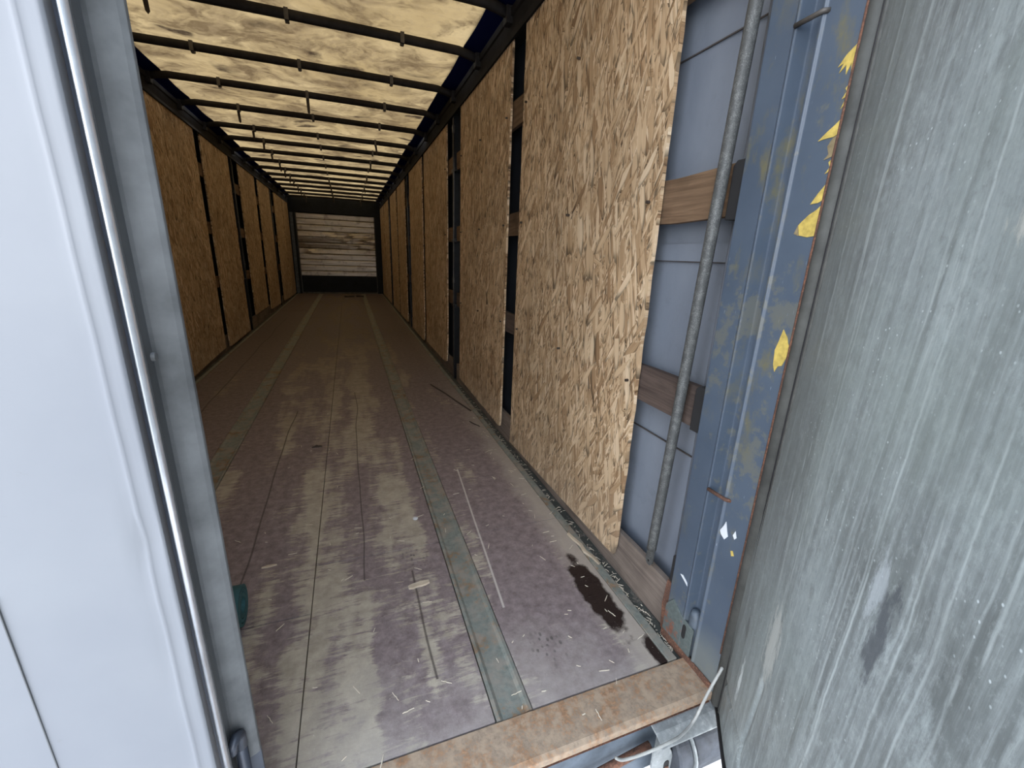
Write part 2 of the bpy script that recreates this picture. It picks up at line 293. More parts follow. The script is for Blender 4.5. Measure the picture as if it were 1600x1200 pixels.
def headboard_material():
    q = Mt('headboard_aluminium'); st = q.noise(q.mapv(scale=(1.2, 1, 30)), scale=1.4, detail=6, rough=0.65)
    c = q.mix(q.rng(st, 0.3, 0.7), (0.42, 0.37, 0.31), (0.66, 0.60, 0.53))
    c = q.mix(q.rng(q.noise(scale=6, detail=6), 0.55, 0.68, 0.0, 0.6), c, (0.2, 0.16, 0.13))
    MAT['headboard_aluminium'] = q.fin(c, 0.36, 0.75, q.bump(q.noise(q.mapv(scale=(2, 1, 10)), scale=2, detail=4), 0.5, 0.02))
headboard_material()

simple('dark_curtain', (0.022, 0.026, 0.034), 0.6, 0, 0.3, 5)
simple('bow_steel', (0.020, 0.017, 0.016), 0.65, 0.0, 0.3, 20, 0.2)
simple('clip_steel', (0.075, 0.066, 0.058), 0.5, 0.2, 0.3, 30)
simple('strap_fabric', (0.04, 0.03, 0.022), 0.9)
simple('rail_paint', (0.013, 0.0115, 0.011), 0.8, 0.0, 0.4, 8, 0.15)
simple('dark_blue_steel', (0.008, 0.011, 0.016), 0.6, 0.0, 0.35, 6, 0.25)
simple('pillar_steel', (0.012, 0.013, 0.015), 0.4, 0.3, 0.4, 15)
simple('black_rubber', (0.022, 0.022, 0.024), 0.6, 0.0, 0.3, 20)
simple('grey_rubber', (0.058, 0.058, 0.052), 0.75, 0.0, 0.35, 18)
simple('bumper_rubber', (0.036, 0.040, 0.048), 0.65, 0.0, 0.55, 22, bump=0.3)
simple('bright_aluminium', (0.72, 0.73, 0.76), 0.28, 0.75, 0.12, 25)
simple('dull_aluminium', (0.098, 0.101, 0.102), 0.6, 0.05, 0.45, 9, 0.3)
simple('grey_profile', (0.085, 0.088, 0.09), 0.55, 0.1, 0.2, 6)
simple('latch_steel', (0.04, 0.046, 0.06), 0.45, 0.3, 0.3, 14)
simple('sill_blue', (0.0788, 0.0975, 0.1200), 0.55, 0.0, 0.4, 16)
simple('cord_plastic', (0.30, 0.30, 0.28), 0.6, 0, 0.2, 30)
simple('teal_fabric', (0.03, 0.10, 0.11), 0.8)
simple('yellow_film', (0.46, 0.34, 0.085), 0.5, 0, 0.3, 60)
simple('brown_film', (0.22, 0.17, 0.09), 0.7, 0, 0.3, 60)
simple('white_paint', (0.58, 0.60, 0.62), 0.6, 0, 0.1)
simple('scrap_dark', (0.055, 0.045, 0.04), 0.8)
simple('slot_black', (0.012, 0.011, 0.011), 0.9, 0, 0.1)
simple('concrete', (0.34, 0.335, 0.33), 0.9, 0, 0.15, 3)
simple('subfloor', (0.05, 0.045, 0.04), 0.9)
simple('screw_steel', (0.07, 0.055, 0.045), 0.5, 0.4)
simple('trailer_blue', (0.05, 0.12, 0.34), 0.5)
simple('pale_chip', (0.66, 0.59, 0.47), 0.8)

# ------------------------------------------------------------------ mesh helper
class MB:
    def __init__(s): s.v = []; s.f = []
    def box(s, x0, x1, y0, y1, z0, z1):
        b = len(s.v); s.v += [(x, y, z) for z in (z0, z1) for x, y in ((x0, y0), (x1, y0), (x1, y1), (x0, y1))]
        s.f += [tuple(b + i for i in q) for q in ((3, 2, 1, 0), (4, 5, 6, 7), (0, 1, 5, 4), (1, 2, 6, 5), (2, 3, 7, 6), (3, 0, 4, 7))]; return s
    def prism(s, pts, d, closed=True):       # polygon pts (3D) swept by vector d
        b = len(s.v); n = len(pts); s.v += [tuple(p) for p in pts] + [tuple(Vector(p) + Vector(d)) for p in pts]
        for i in range(n if closed else n - 1):
            j = (i + 1) % n; s.f.append((b + i, b + j, b + n + j, b + n + i))
        if closed: s.f += [tuple(b + i for i in reversed(range(n))), tuple(b + n + i for i in range(n))]
        return s
    def tube(s, path, r, n=10, caps=True, flat=None):
        path = [Vector(p) for p in path]; b = len(s.v); m = len(path)
        up = None
        for i, p in enumerate(path):
            t = (path[min(i + 1, m - 1)] - path[max(i - 1, 0)]).normalized()
            if up is None: up = Vector((0, 0, 1)) if abs(t.z) < 0.9 else Vector((1, 0, 0))
            a = t.cross(up).normalized(); c = a.cross(t).normalized(); up = c
            rr = r[i] if hasattr(r, '__len__') else r
            for k in range(n):
                th = 2 * math.pi * k / n; s.v.append(tuple(p + a * rr * math.cos(th) + c * rr * math.sin(th)))
        for i in range(m - 1):
            for k in range(n):
                s.f.append((b + i * n + k, b + i * n + (k + 1) % n, b + (i + 1) * n + (k + 1) % n, b + (i + 1) * n + k))
        if caps: s.f += [tuple(b + k for k in reversed(range(n))), tuple(b + (m - 1) * n + k for k in range(n))]
        return s
    def build(s, name, mat, parent=None, smooth=False, bevel=0.0, origin=None, tf=None):
        o_ = Vector(origin) if origin is not None else (parent['_w'] and Vector(parent['_w']) if parent is not None and '_w' in parent else Vector((0, 0, 0)))
        me = bpy.data.meshes.new(name); vs_ = [tuple(Vector(v) - o_) for v in s.v]
        me.from_pydata(vs_, [], s.f)
        bm = bmesh.new(); bm.from_mesh(me); bmesh.ops.recalc_face_normals(bm, faces=bm.faces)
        if bevel:
            es = [e for e in bm.edges if len(e.link_faces) == 2 and e.calc_face_angle(0) > 0.6]
            bmesh.ops.bevel(bm, geom=es, offset=bevel, segments=2, affect='EDGES', profile=0.6, clamp_overlap=True)
        bm.to_mesh(me); bm.free()
        if smooth: me.polygons.foreach_set('use_smooth', [True] * len(me.polygons))
        me.materials.append(MAT[mat]); o = bpy.data.objects.new(name, me); C.objects.link(o)
        if parent is not None: o.parent = parent
        elif origin is not None: o.location = o_
        if parent is None: o['_w'] = tuple(o_)
        else: o['_w'] = tuple(o_)
        return o

def tag(o, label, cat, group=None, kind=None):
    o['label'] = label; o['category'] = cat
    if group: o['group'] = group
    if kind: o['kind'] = kind
    return o
def thing(name, label, cat, loc=(0, 0, 0), group=None, kind=None):
    o = bpy.data.objects.new(name, None); C.objects.link(o); o.location = loc; o['_w'] = tuple(loc); o.empty_display_size = 0.1
    return tag(o, label, cat, group, kind)
def copy_tree(o, loc):
    c = o.copy(); C.objects.link(c); c.location = loc
    for ch in list(o.children):
        k = ch.copy(); C.objects.link(k); k.parent = c
    return c

YF = 14.03         # front wall
# ------------------------------------------------------------------ ground
g = MB().box(-40, 40, -40, 40, -1.25, -1.2).build('ground', 'concrete'); tag(g, 'pale sunlit concrete yard below the trailer', 'ground', kind='structure')

# ------------------------------------------------------------------ floor
fl = MB().box(-1.3, 1.3, 0.83, YF + 0.1, -0.10, -0.022).build('floor', 'subfloor')
tag(fl, 'worn brown plywood trailer floor with inlaid steel strips', 'floor', kind='structure')
def board_rows(x0, x1, ys):
    for a, b in zip(ys[:-1], ys[1:]):
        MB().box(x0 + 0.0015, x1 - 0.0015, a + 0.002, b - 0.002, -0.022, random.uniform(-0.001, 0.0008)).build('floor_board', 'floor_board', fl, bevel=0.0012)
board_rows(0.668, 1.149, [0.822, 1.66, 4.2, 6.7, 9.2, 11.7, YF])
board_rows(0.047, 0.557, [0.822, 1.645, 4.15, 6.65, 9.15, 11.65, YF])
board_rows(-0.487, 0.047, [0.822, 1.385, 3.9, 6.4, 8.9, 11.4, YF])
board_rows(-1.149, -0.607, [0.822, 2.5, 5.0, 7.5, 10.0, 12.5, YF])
for a, b in ((0.557, 0.668), (-0.607, -0.487)):
    q = MB()
    q.prism([(a + 0.002, 0.822, -0.02), (b - 0.002, 0.822, -0.02), (b - 0.002, 0.822, 0.0015), (b - 0.012, 0.822, 0.0025), (b - 0.022, 0.822, -0.004), (a + 0.022, 0.822, -0.004), (a + 0.012, 0.822, 0.0025), (a + 0.002, 0.822, 0.0015)], (0, YF - 0.822, 0))
    q.build('steel_strip', 'strip_steel', fl)
for sx in (1, -1):
    x0, x1 = sorted((sx * 1.182, sx * 1.232))
    MB().box(x0, x1, 0.822, YF, -0.03, -0.012).build('edge_channel', 'edge_channel', fl)
    x0, x1 = sorted((sx * 1.150, sx * 1.183))
    MB().box(x0, x1, 0.822, YF, -0.022, 0.003).build('edge_lip', 'strip_steel', fl, bevel=0.002)

# rear sill
sill = thing('trim_1', 'rusty tan steel sill plate across the rear edge of the floor', 'sill', (0, 0.69, 0), kind='structure')
MB().prism([(-1.26, 0.818, -0.03), (-1.26, 0.818, 0.002), (-1.26, 0.705, 0.002), (-1.26, 0.692, -0.004), (-1.26, 0.690, -0.022), (-1.26, 0.70, -0.03)], (2.47, 0, 0)).build('sill_plate', 'sill_steel', sill, bevel=0.002)
MB().box(-1.26, 1.26, 0.705, 0.83, -0.24, -0.03).build('sill_beam', 'sill_blue', sill, bevel=0.006)
MB().prism([(-1.2, 0.700, -0.045), (-1.2, 0.7055, -0.045), (-1.2, 0.7055, -0.030), (-1.2, 0.690, -0.030)], (2.4, 0, 0)).build('drip_edge', 'rust', sill)

# ------------------------------------------------------------------ ceiling (translucent tarp) and flaps
BOWS = [1.30, 2.02, 2.74, 3.38, 4.15, 4.86, 5.59, 6.40, 7.05, 7.75, 8.50, 9.22, 9.93, 10.62, 11.35, 12.10, 12.85, 13.55]
ZT = 2.615
def tarp_mesh():
    q = MB(); xs = [-1.10 + 2.19 * i / 24 for i in range(25)]; ys = []
    edges = [0.66] + BOWS + [YF + 0.02]
    for a, b in zip(edges[:-1], edges[1:]): ys += [a + (b - a) * k / 6 for k in range(6)]
    ys.append(edges[-1]); rr = random.Random(3)
    ph = [rr.uniform(0, 6) for _ in range(len(BOWS) + 2)]
    for j, y in enumerate(ys):
        k = j // 6; t = (j % 6) / 6
        for i, x in enumerate(xs):
            sag = math.sin(math.pi * t) * (0.012 + 0.010 * math.sin(x * 3.1 + ph[k]) + 0.005 * math.sin(x * 9 + 2 * ph[k]))
            q.v.append((x, y, ZT + 0.004 - sag))
    n = len(xs)
    for j in range(len(ys) - 1):
        for i in range(n - 1): q.f.append((j * n + i, j * n + i + 1, (j + 1) * n + i + 1, (j + 1) * n + i))
    return q
ce = tarp_mesh().build('ceiling', 'roof_tarp', smooth=True)
tag(ce, 'stained cream translucent roof tarpaulin glowing with daylight', 'ceiling', kind='structure')
for sx, e in ((1, 1.09), (-1, -1.10)):
    MB().prism([(e, 0.66, ZT + 0.002), (sx * 1.20, 0.66, ZT - 0.012), (sx * 1.31, 0.66, ZT - 0.04), (sx * 1.31, 0.66, ZT - 0.034), (sx * 1.20, 0.66, ZT - 0.006), (e, 0.66, ZT + 0.006)], (0, YF - 0.62, 0)).build('side_flap', 'blue_flap', ce)

# ------------------------------------------------------------------ side curtains
for sx, nm, lb in ((1, 'wall_right', 'dark vinyl side curtain, grey blue at its rear end behind the galvanised pole'), (-1, 'wall_left', 'dark vinyl side curtain behind the boards opposite the galvanised pole')):
    q = MB(); N = 160; zs = [-0.35, 0.1, 0.6, 1.1, 1.6, 2.1, 2.58]
    for j, z in enumerate(zs):
        for i in range(N + 1):
            y = 0.72 + (YF - 0.7) * i / N
            q.v.append((sx * (1.312 + 0.006 * math.sin(y * 3.3 + z) * math.sin(z * 1.2 + 0.4)), y, z))
    for j in range(len(zs) - 1):
        for i in range(N): q.f.append((j * (N + 1) + i, j * (N + 1) + i + 1, (j + 1) * (N + 1) + i + 1, (j + 1) * (N + 1) + i))
    b = len(q.v); q.v += [(v[0] + sx * 0.004, v[1], v[2]) for v in q.v[:b]]
    q.f += [tuple(x + b for x in reversed(f)) for f in q.f[:]]
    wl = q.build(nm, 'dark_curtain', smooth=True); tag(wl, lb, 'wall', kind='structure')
    for z0, z1 in ((1.255, 1.31), (1.864, 1.868), (0.62, 0.625), (1.2525, 1.2555)):
        x0, x1 = sorted((sx * 1.2965, sx * 1.300))
        if sx == 1: MB().box(x0, x1, 0.94, 1.84, z0, z1).build('weld_seam', 'curtain' if z1 - z0 > 0.01 else 'scrap_dark', wl)
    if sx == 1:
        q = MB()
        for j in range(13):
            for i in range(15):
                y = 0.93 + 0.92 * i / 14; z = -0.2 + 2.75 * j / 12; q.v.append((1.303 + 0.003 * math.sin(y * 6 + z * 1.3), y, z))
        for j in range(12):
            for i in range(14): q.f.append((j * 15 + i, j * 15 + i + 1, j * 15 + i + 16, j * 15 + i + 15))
        q.build('rear_section', 'curtain', wl, smooth=True)  # paler sheet over the rear end of the curtain
    MB().tube([(sx * 1.315, 0.985, -0.3), (sx * 1.315, 0.985, 2.57)], 0.034, 16).build('edge_pocket', 'curtain', wl, smooth=True)

# ------------------------------------------------------------------ roof rails
for sx, nm, lb in ((1, 'trim_2', 'dark steel roof rail above the boards of the galvanised pole side'), (-1, 'trim_3', 'dark steel roof rail above the boards opposite the galvanised pole')):
    r = thing(nm, lb, 'rail', (sx * 1.2, 0.7, 2.44), kind='structure')
    P = lambda x, z: (sx * x, 0.69, z)
    MB().prism([P(1.205, 2.455), P(1.20, 2.53), P(1.19, 2.535), P(1.19, 2.575), P(1.30, 2.575), P(1.30, 2.455)], (0, YF - 0.66, 0)).build('rail_profile', 'rail_paint', r, bevel=0.004)
    MB().prism([P(1.198, 2.425), P(1.198, 2.462), P(1.212, 2.462), P(1.212, 2.425)], (0, YF - 0.66, 0)).build('lower_lip', 'rail_paint', r)

# ------------------------------------------------------------------ front wall (headboard)
hb = MB().box(-1.31, 1.31, YF + 0.03, YF + 0.09, -0.1, 2.62).build('wall_front', 'dark_blue_steel'); tag(hb, 'far end wall of dented aluminium planks in a dark blue frame', 'wall', kind='structure')
zs = [0.50, 0.64, 0.80, 0.96, 1.12, 1.27, 1.42, 1.58, 1.74, 1.90, 2.06, 2.215]
rr = random.Random(5)
for k, (a, b) in enumerate(zip(zs[:-1], zs[1:])):
    q = MB(); n = 26; dent = 1.0 if 1.1 < a < 1.7 else 0.15
    for zi, (z, dy) in enumerate(((a + 0.003, 0.012), (a + 0.02, 0.0), ((a + b) / 2, 0.0), (b - 0.02, 0.0), (b - 0.003, 0.012))):
        for i in range(n + 1):
            x = -1.03 + 2.06 * i / n
            d = dent * (0.010 * math.sin(x * 21 + z * 17) + 0.012 * math.sin(x * 9 + z * 31) ) * (0.5 + 0.5 * math.sin(x * 2 + k))
            tilt = (-0.032 if 1.25 < a < 1.5 else (0.014 if dent == 1.0 else 0.0)) * (1 - 0.75 * (x + 1.03) / 2.06) * (zi - 2) / 2
            q.v.append((x, YF + dy + d * 0.8 + tilt - (0.004 if k % 3 else 0), z))
    m = n + 1
    for j in range(4):
        for i in range(n): q.f.append((j * m + i, j * m + i + 1, (j + 1) * m + i + 1, (j + 1) * m + i))
    q.build('plank', 'headboard_aluminium', hb)
MB().box(-1.04, 1.04, YF + 0.0, YF + 0.03, 0.04, 0.495).build('kick_panel', 'dark_blue_steel', hb, bevel=0.004)
MB().box(-1.05, 1.05, YF - 0.02, YF + 0.03, 0.0, 0.04).build('bottom_rail', 'dull_aluminium', hb, bevel=0.004)
MB().box(-1.31, 1.31, YF - 0.05, YF + 0.03, 2.225, 2.60).build('header_beam', 'dark_blue_steel', hb, bevel=0.005)
MB().box(-1.185, -1.11, YF - 0.075, YF - 0.06, 0.01, 2.2).build('frame_highlight', 'sill_blue', hb, bevel=0.006)  # bluish highlight on the left frame post, painted as a thin strip
for sx in (1, -1):
    a, b = sorted((sx * 1.05, sx * 1.19)); MB().box(a, b, YF - 0.06, YF + 0.03, 0, 2.225).build('frame_post', 'dark_blue_steel', hb, bevel=0.008)
    a, b = sorted((sx * 1.035, sx * 1.055)); MB().box(a, b, YF - 0.03, YF + 0.01, 0.04, 2.22).build('frame_angle', 'dull_aluminium', hb)

# ------------------------------------------------------------------ roof bows
ordn = ['nearest', 'second', 'third', 'fourth', 'fifth', 'sixth', 'seventh', 'eighth', 'ninth', 'tenth', 'eleventh', 'twelfth', 'thirteenth', 'fourteenth', 'fifteenth', 'sixteenth', 'seventeenth', 'farthest']
def make_bow():
    t = thing('roof_bow', '', 'roof bow', (0, 0, 2.58), 'bows across the roof')
    q = MB(); prof = [(0, 0.027), (-0.018, 0.022), (-0.025, 0.0), (-0.018, -0.022), (0, -0.028), (0.018, -0.022), (0.025, 0), (0.018, 0.022)]
    xs = [(-1.19, -0.03), (-1.13, -0.012), (-1.05, 0.0), (-0.6, 0.004), (0, 0.006), (0.6, 0.004), (1.05, 0.0), (1.12, -0.012), (1.19, -0.03)]
    for x, dz in xs:
        for py, pz in prof: q.v.append((x, py, 2.583 + dz + pz))
    for i in range(len(xs) - 1):
        for k in range(8): q.f.append((i * 8 + k, i * 8 + (k + 1) % 8, (i + 1) * 8 + (k + 1) % 8, (i + 1) * 8 + k))
    q.f += [tuple(range(8)), tuple(range(len(xs) * 8 - 1, len(xs) * 8 - 9, -1))]
    q.build('bow_tube', 'bow_steel', t, smooth=True)
    for x in (-0.685, 0.0, 0.675):
        MB().box(x - 0.012, x + 0.012, -0.029, 0.029, 2.553, 2.614).box(x - 0.009, x + 0.009, -0.012, 0.012, 2.545, 2.562).build('clip', 'clip_steel', t)
    for sx in (1, -1):
        a, b = sorted((sx * 1.165, sx * 1.225)); MB().box(a, b, -0.03, 0.03, 2.50, 2.585).build('end_block', 'bow_steel', t, bevel=0.004)
    return t
def hang(t, x, L, sway):
    y = t.location.y
    o = MB().prism([(x - 0.013, -0.006, 2.555), (x + 0.013, -0.006, 2.555), (x + 0.011 + sway, -0.002, 2.555 - L), (x + sway, -0.002, 2.555 - L - 0.015), (x - 0.011 + sway, -0.002, 2.555 - L)], (0, 0.004, 0)).build('strap', 'strap_fabric', None)
    o.parent = t; o.location = (0, 0, -2.58)
bow0 = make_bow(); hs = random.Random(11)
for i, y in enumerate(BOWS):
    b = bow0 if i == 0 else copy_tree(bow0, (0, y, 2.58))
    b.location = (0, y, 2.58)
BL = [o for o in C.objects if o.name.startswith('roof_bow') and o.parent is None]; BL.sort(key=lambda o: o.location.y)
inview = 0
for i, b in enumerate(BL):
    if i < 2: b['label'] = 'dark steel roof bow above the rear ' + ('sill, closest to the doors' if i == 0 else 'end, just behind the bow closest to the doors')
    else: b['label'] = 'dark steel roof bow, %s one counted from the far end wall' % (ordn[len(BL) - i - 1].replace('nearest', 'first'))
    b['category'] = 'roof bow'; b['group'] = 'bows across the roof'
    xs = []
    if i == 3: xs = [(-0.70, 0.09)]
    elif i == 5: xs = [(0.0, 0.10)]
    elif i >= 6 and i % 2 == 0: xs = [(-0.69, 0.10)]
    elif i >= 7: xs = [(-0.70, 0.10), (0.68, 0.10)]
    if i >= 12: xs.append((0.0, 0.09))
    for x, L in xs: hang(b, x, L * hs.uniform(0.8, 1.1), hs.uniform(-0.01, 0.015))

# ------------------------------------------------------------------ pillars, slats
PIL = [4.27, 7.66, 11.02]; ROWS = [(1.985, 2.125, 'overhead'), (1.372, 1.505, 'chest height'), (0.758, 0.888, 'knee height')]
def make_pillar(sx):
    t = thing('side_pillar', '', 'pillar', (sx * 1.25, 0, 0), 'steel side pillars')
    X = lambda a, b: sorted((sx * a, sx * b))
    a, b = X(1.214, 1.222); MB().box(a, b, -0.022, 0.022, 0.0, 2.47).build('front_flange', 'pillar_steel', t, bevel=0.002)
    a, b = X(1.222, 1.285); MB().box(a, b, -0.012, 0.012, 0.0, 2.47).build('web', 'pillar_steel', t)
    a, b = X(1.278, 1.290); MB().box(a, b, -0.03, 0.03, 0.0, 2.47).build('rear_flange', 'pillar_steel', t)
    MB().tube([(sx * 1.208, -0.034, 0.15), (sx * 1.208, -0.034, 2.40)], 0.007, 8).build('locking_rod', 'clip_steel', t, smooth=True)
    for z in (2.29, 0.98):
        a, b = X(1.198, 1.216); MB().box(a, b, -0.046, -0.018, z, z + 0.06).build('rod_guide', 'clip_steel', t, bevel=0.003)
    for z0, z1, _ in ROWS:
        a, b = X(1.212, 1.26); MB().box(a, b, -0.075, 0.075, z0 - 0.012, z0 + 0.02).build('slat_pocket', 'pillar_steel', t, bevel=0.002)
    return t
sidenm = {1: 'pole side', -1: 'side opposite the pole'}
for sx in (1, -1):
    p0 = make_pillar(sx)
    for i, y in enumerate(PIL):
        p = p0 if i == 0 else copy_tree(p0, (sx * 1.25, y, 0)); p.location = (sx * 1.25, y, 0)
        p['label'] = 'dark steel side pillar in the %s board gap from the rear, %s' % (('first', 'second', 'third')[i], sidenm[sx])
BAY = [(0.965, 4.21), (4.33, 7.60), (7.72, 10.96), (11.08, YF - 0.07)]
bayn = ['first rear bay', 'second rear bay', 'third rear bay', 'far end bay']
def slat_mesh(sx, y0, y1, z0, z1, seed):
    rr = random.Random(seed); q = MB(); n = 14; xa, xb = sx * 1.232, sx * 1.256
    for i in range(n + 1):
        y = y0 + (y1 - y0) * i / n; j1 = rr.uniform(-0.004, 0.004); j2 = rr.uniform(-0.005, 0.005)
        q.v += [(xa, y, z0 + j1), (xa, y, z1 + j2), (xb, y, z1 + j2), (xb, y, z0 + j1)]
    for i in range(n):
        for k in range(4): q.f.append((i * 4 + k, i * 4 + (k + 1) % 4, i * 4 + 4 + (k + 1) % 4, i * 4 + 4 + k))
    q.f += [(0, 1, 2, 3), (n * 4 + 3, n * 4 + 2, n * 4 + 1, n * 4)]
    return q
for sx in (1, -1):
    for bi, (y0, y1) in enumerate(BAY):
        for ri, (z0, z1, rn) in enumerate(ROWS):
            mt = 'dark_wood' if (sx == 1 and bi == 0 and ri == 2) else 'slat_wood'
            o = slat_mesh(sx, y0, y1, z0, z1, bi * 10 + ri + sx).build('side_slat', mt, origin=(sx * 1.244, y0, z0), bevel=0.002)
            if sx == 1 and bi == 0: lb = {0: 'overhead timber slat running behind the two boards next to the galvanised pole', 1: 'split brown timber slat behind the galvanised pole at chest height', 2: 'dark weathered timber slat behind the galvanised pole at knee height'}[ri]
            else: lb = '%s timber slat behind the boards, %s, %s' % (rn, bayn[bi], sidenm[sx])
            tag(o, lb, 'slat', 'timber slats behind the boards')
        o = slat_mesh(sx, y0 if not (sx == 1 and bi == 0) else 0.93, y1, -0.012, 0.172, 77 + bi).build('toe_board', 'toe_wood', origin=(sx * 1.244, y0, 0), bevel=0.003)
        tag(o, ('weathered timber toe board at floor level below the galvanised pole' if sx == 1 and bi == 0 else 'timber toe board at floor level, %s, %s' % (bayn[bi], sidenm[sx])), 'toe board', 'timber toe boards along the floor')

# ------------------------------------------------------------------ OSB boards
def osb_mesh(sx, y0, y1, zb0, zb1, zt, seed, tilt=0.0, chop=0):
    rr = random.Random(seed); q = MB(); nu, nv = 22, 44; th = 0.013
    bow = rr.uniform(-0.006, 0.010)
    el = [rr.uniform(-0.0025, 0.0025) for _ in range(nv + 1)]; er = [rr.uniform(-0.003, 0.003) for _ in range(nv + 1)]
    for side in (0, 1):
        for j in range(nv + 1):
            v = j / nv
            for i in range(nu + 1):
                u = i / nu; zb = zb0 + (zb1 - zb0) * u
                y = y0 + (y1 - y0) * u + (el[j] * (1 - u) ** 6 + er[j] * u ** 6) + tilt * (v - 0.5) * 0.03
                z = zb + (zt - zb) * v
                if j == 0: z += rr.uniform(-0.002, 0.002) if side == 0 else 0
                if chop and j < 5 and u < 0.15: y += (0.15 - u) * 0.45 * (1 - j / 5) * 0.6; z += (0.15 - u) * 0.12 * (1 - j / 5)
                if i == 0 and j == 0: y += 0.008; z += 0.008
                x = 1.211 + side * th + bow * math.sin(math.pi * u) * math.sin(math.pi * v) * -1 - 0.004 * (1 - v) ** 3
                q.v.append((sx * x, y, z))
    m = nu + 1; K = m * (nv + 1)
    for j in range(nv):
        for i in range(nu):
            a = j * m + i; q.f.append((a, a + 1, a + m + 1, a + m)); q.f.append((K + a, K + a + m, K + a + m + 1, K + a + 1))
    for i in range(nu):
        q.f.append((i, K + i, K + i + 1, i + 1)); a = nv * m + i; q.f.append((a, a + 1, K + a + 1, K + a))
    for j in range(nv):
        a = j * m; q.f.append((a, a + m, K + a + m, K + a)); a = j * m + nu; q.f.append((a, K + a, K + a + m, a + m))
    return q
RP = [(1.245, 2.513, 0.072, 0.038, 0.0, 0), (2.727, 3.978, 0.058, 0.084, -0.3, 0), (4.545, 5.93, 0.085, 0.075, 0.3, 1), (6.10, 7.34, 0.03, 0.05, 0.8, 1), (7.98, 9.15, 0.036, 0.02, 0.0, 0), (9.36, 10.68, 0.03, 0.02, 0.6, 0), (11.20, 12.42, 0.02, 0.02, 0.5, 0), (12.62, 13.92, 0.02, 0.02, 0, 0)]
LP = [(1.25, 2.50, 0.05, 0.05, 0, 0), (2.75, 4.02, 0.05, 0.05, 0, 0), (4.68, 5.993, 0.03, 0.06, 0.0, 0), (6.20, 7.45, 0.03, 0.03, 1.0, 0), (8.02, 9.26, 0.185, 0.19, 2.5, 0), (9.55, 10.85, 0.09, 0.07, 2.5, 0), (11.45, 12.75, 0.06, 0.03, 2.5, 0), (12.84, 13.93, 0.03, 0.03, 0, 0)]
RL = ['largest bright flaky OSB board, beside the galvanised pole at the rear', 'OSB board just beyond the brightest one, ending before a wide dark gap', 'OSB board with a worn lower corner just beyond the first wide dark pillar gap', 'narrow looking OSB board between two thin dark gaps, fourth past the galvanised pole', 'fifth OSB board past the galvanised pole, just beyond the second pillar', 'sixth OSB board past the galvanised pole', 'seventh OSB board past the galvanised pole', 'OSB board nearest the far end wall on the galvanised pole side']
LL = ['OSB board hidden just inside the closed left door', 'OSB board behind the closed left door, ahead of the first pillar', 'large dim OSB board at the closed door edge, opposite the pole side', 'second dim OSB board visible past the closed door edge, before a double dark gap', 'dim OSB board raised above the toe board, past the second pillar opposite the pole', 'dim OSB board before the third pillar on the side opposite the pole', 'dim OSB board just past the third pillar on the side opposite the pole', 'dim OSB board touching the far end wall on the side opposite the pole']
for sx, PP, LB in ((1, RP, RL), (-1, LP, LL)):
    for i, (y0, y1, b0, b1, ti, ch) in enumerate(PP):
        o = osb_mesh(sx, y0, y1, b0, b1, 2.44, i * 7 + (sx > 0), ti, ch).build('osb_board', 'osb', origin=(sx * 1.211, y0, 0))
        tag(o, LB[i], 'board', 'OSB boards lining the sides')
        if i < (3 if sx > 0 else 0):
            for z in (0.82, 1.44, 2.05):
                for yy in (y0 + 0.05, (y0 + y1) / 2, y1 - 0.05):
                    xx = 1.2105
                    s_ = MB().tube([(sx * (xx - 0.012), yy, z), (sx * (xx + 0.004), yy, z)], 0.0055, 8).build('screw', 'screw_steel', None)
                    s_.parent = o; s_.location = (-sx * 1.211, -y0, 0)

# ------------------------------------------------------------------ rear corner post
cp = thing('corner_post', 'scratched blue steel rear corner post with yellow sticker scraps', 'post', (1.21, 0.8, 0))
prof = [(.928, 1.295), (.928, 1.214), (.924, 1.21), (.852, 1.21), (.847, 1.205), (.842, 1.206), (.832, 1.238), (.800, 1.238), (.789, 1.206), (.784, 1.205), (.779, 1.21), (.700, 1.21), (.690, 1.214), (.684, 1.225), (.684, 1.295)]
MB().prism([(x, y, -0.01) for y, x in prof], (0, 0, 2.60)).build('post_profile', 'blue_paint', cp, bevel=0.0025)
for z, y0, y1 in ((1.755, 0.845, 0.782), (0.615, 0.843, 0.775)):
    MB().tube([(1.203, y0, z), (1.203, y1, z + 0.002), (1.212, y1 - 0.006, z + 0.002)], 0.0055, 8).build('rung', 'rust' if z < 1 else 'clip_steel', cp, smooth=True)
fp = MB().prism([(1.2055, .928, 0.0), (1.2055, .928, 0.125), (1.2055, .90, 0.165), (1.2055, .855, 0.135), (1.2055, .80, 0.128), (1.2055, .80, 0.0)], (0.006, 0, 0)).build('foot_plate', 'foot_steel', cp, bevel=0.002)
MB().tube([(1.232, 0.818, 0.02), (1.230, 0.818, 0.15), (1.222, 0.818, 0.185)], [0.022, 0.022, 0.012], 12).build('channel_plug', 'sill_blue', cp, smooth=True)
sl_ = MB(); pts = []
for k in range(16):
    th = 2 * math.pi * k / 16; pts.append((1.2045, 0.835 + 0.008 * math.cos(th), 0.092 + 0.013 * math.sin(th) + (0.014 if math.sin(th) > 0 else -0.014)))
sl_.prism(pts, (0.002, 0, 0)).build('slot', 'slot_black', fp)
MB().box(1.2035, 1.21, 0.70, 0.93, -0.012, 0.022).build('rust_strip', 'rust', cp, bevel=0.003)
MB().prism([(1.216, .926, 0.0), (1.216, .948, 0.0), (1.216, .958, 0.10), (1.216, .950, 0.20), (1.216, .926, 0.20)], (0.012, 0, 0)).build('rust_plate', 'rust', cp, bevel=0.002)
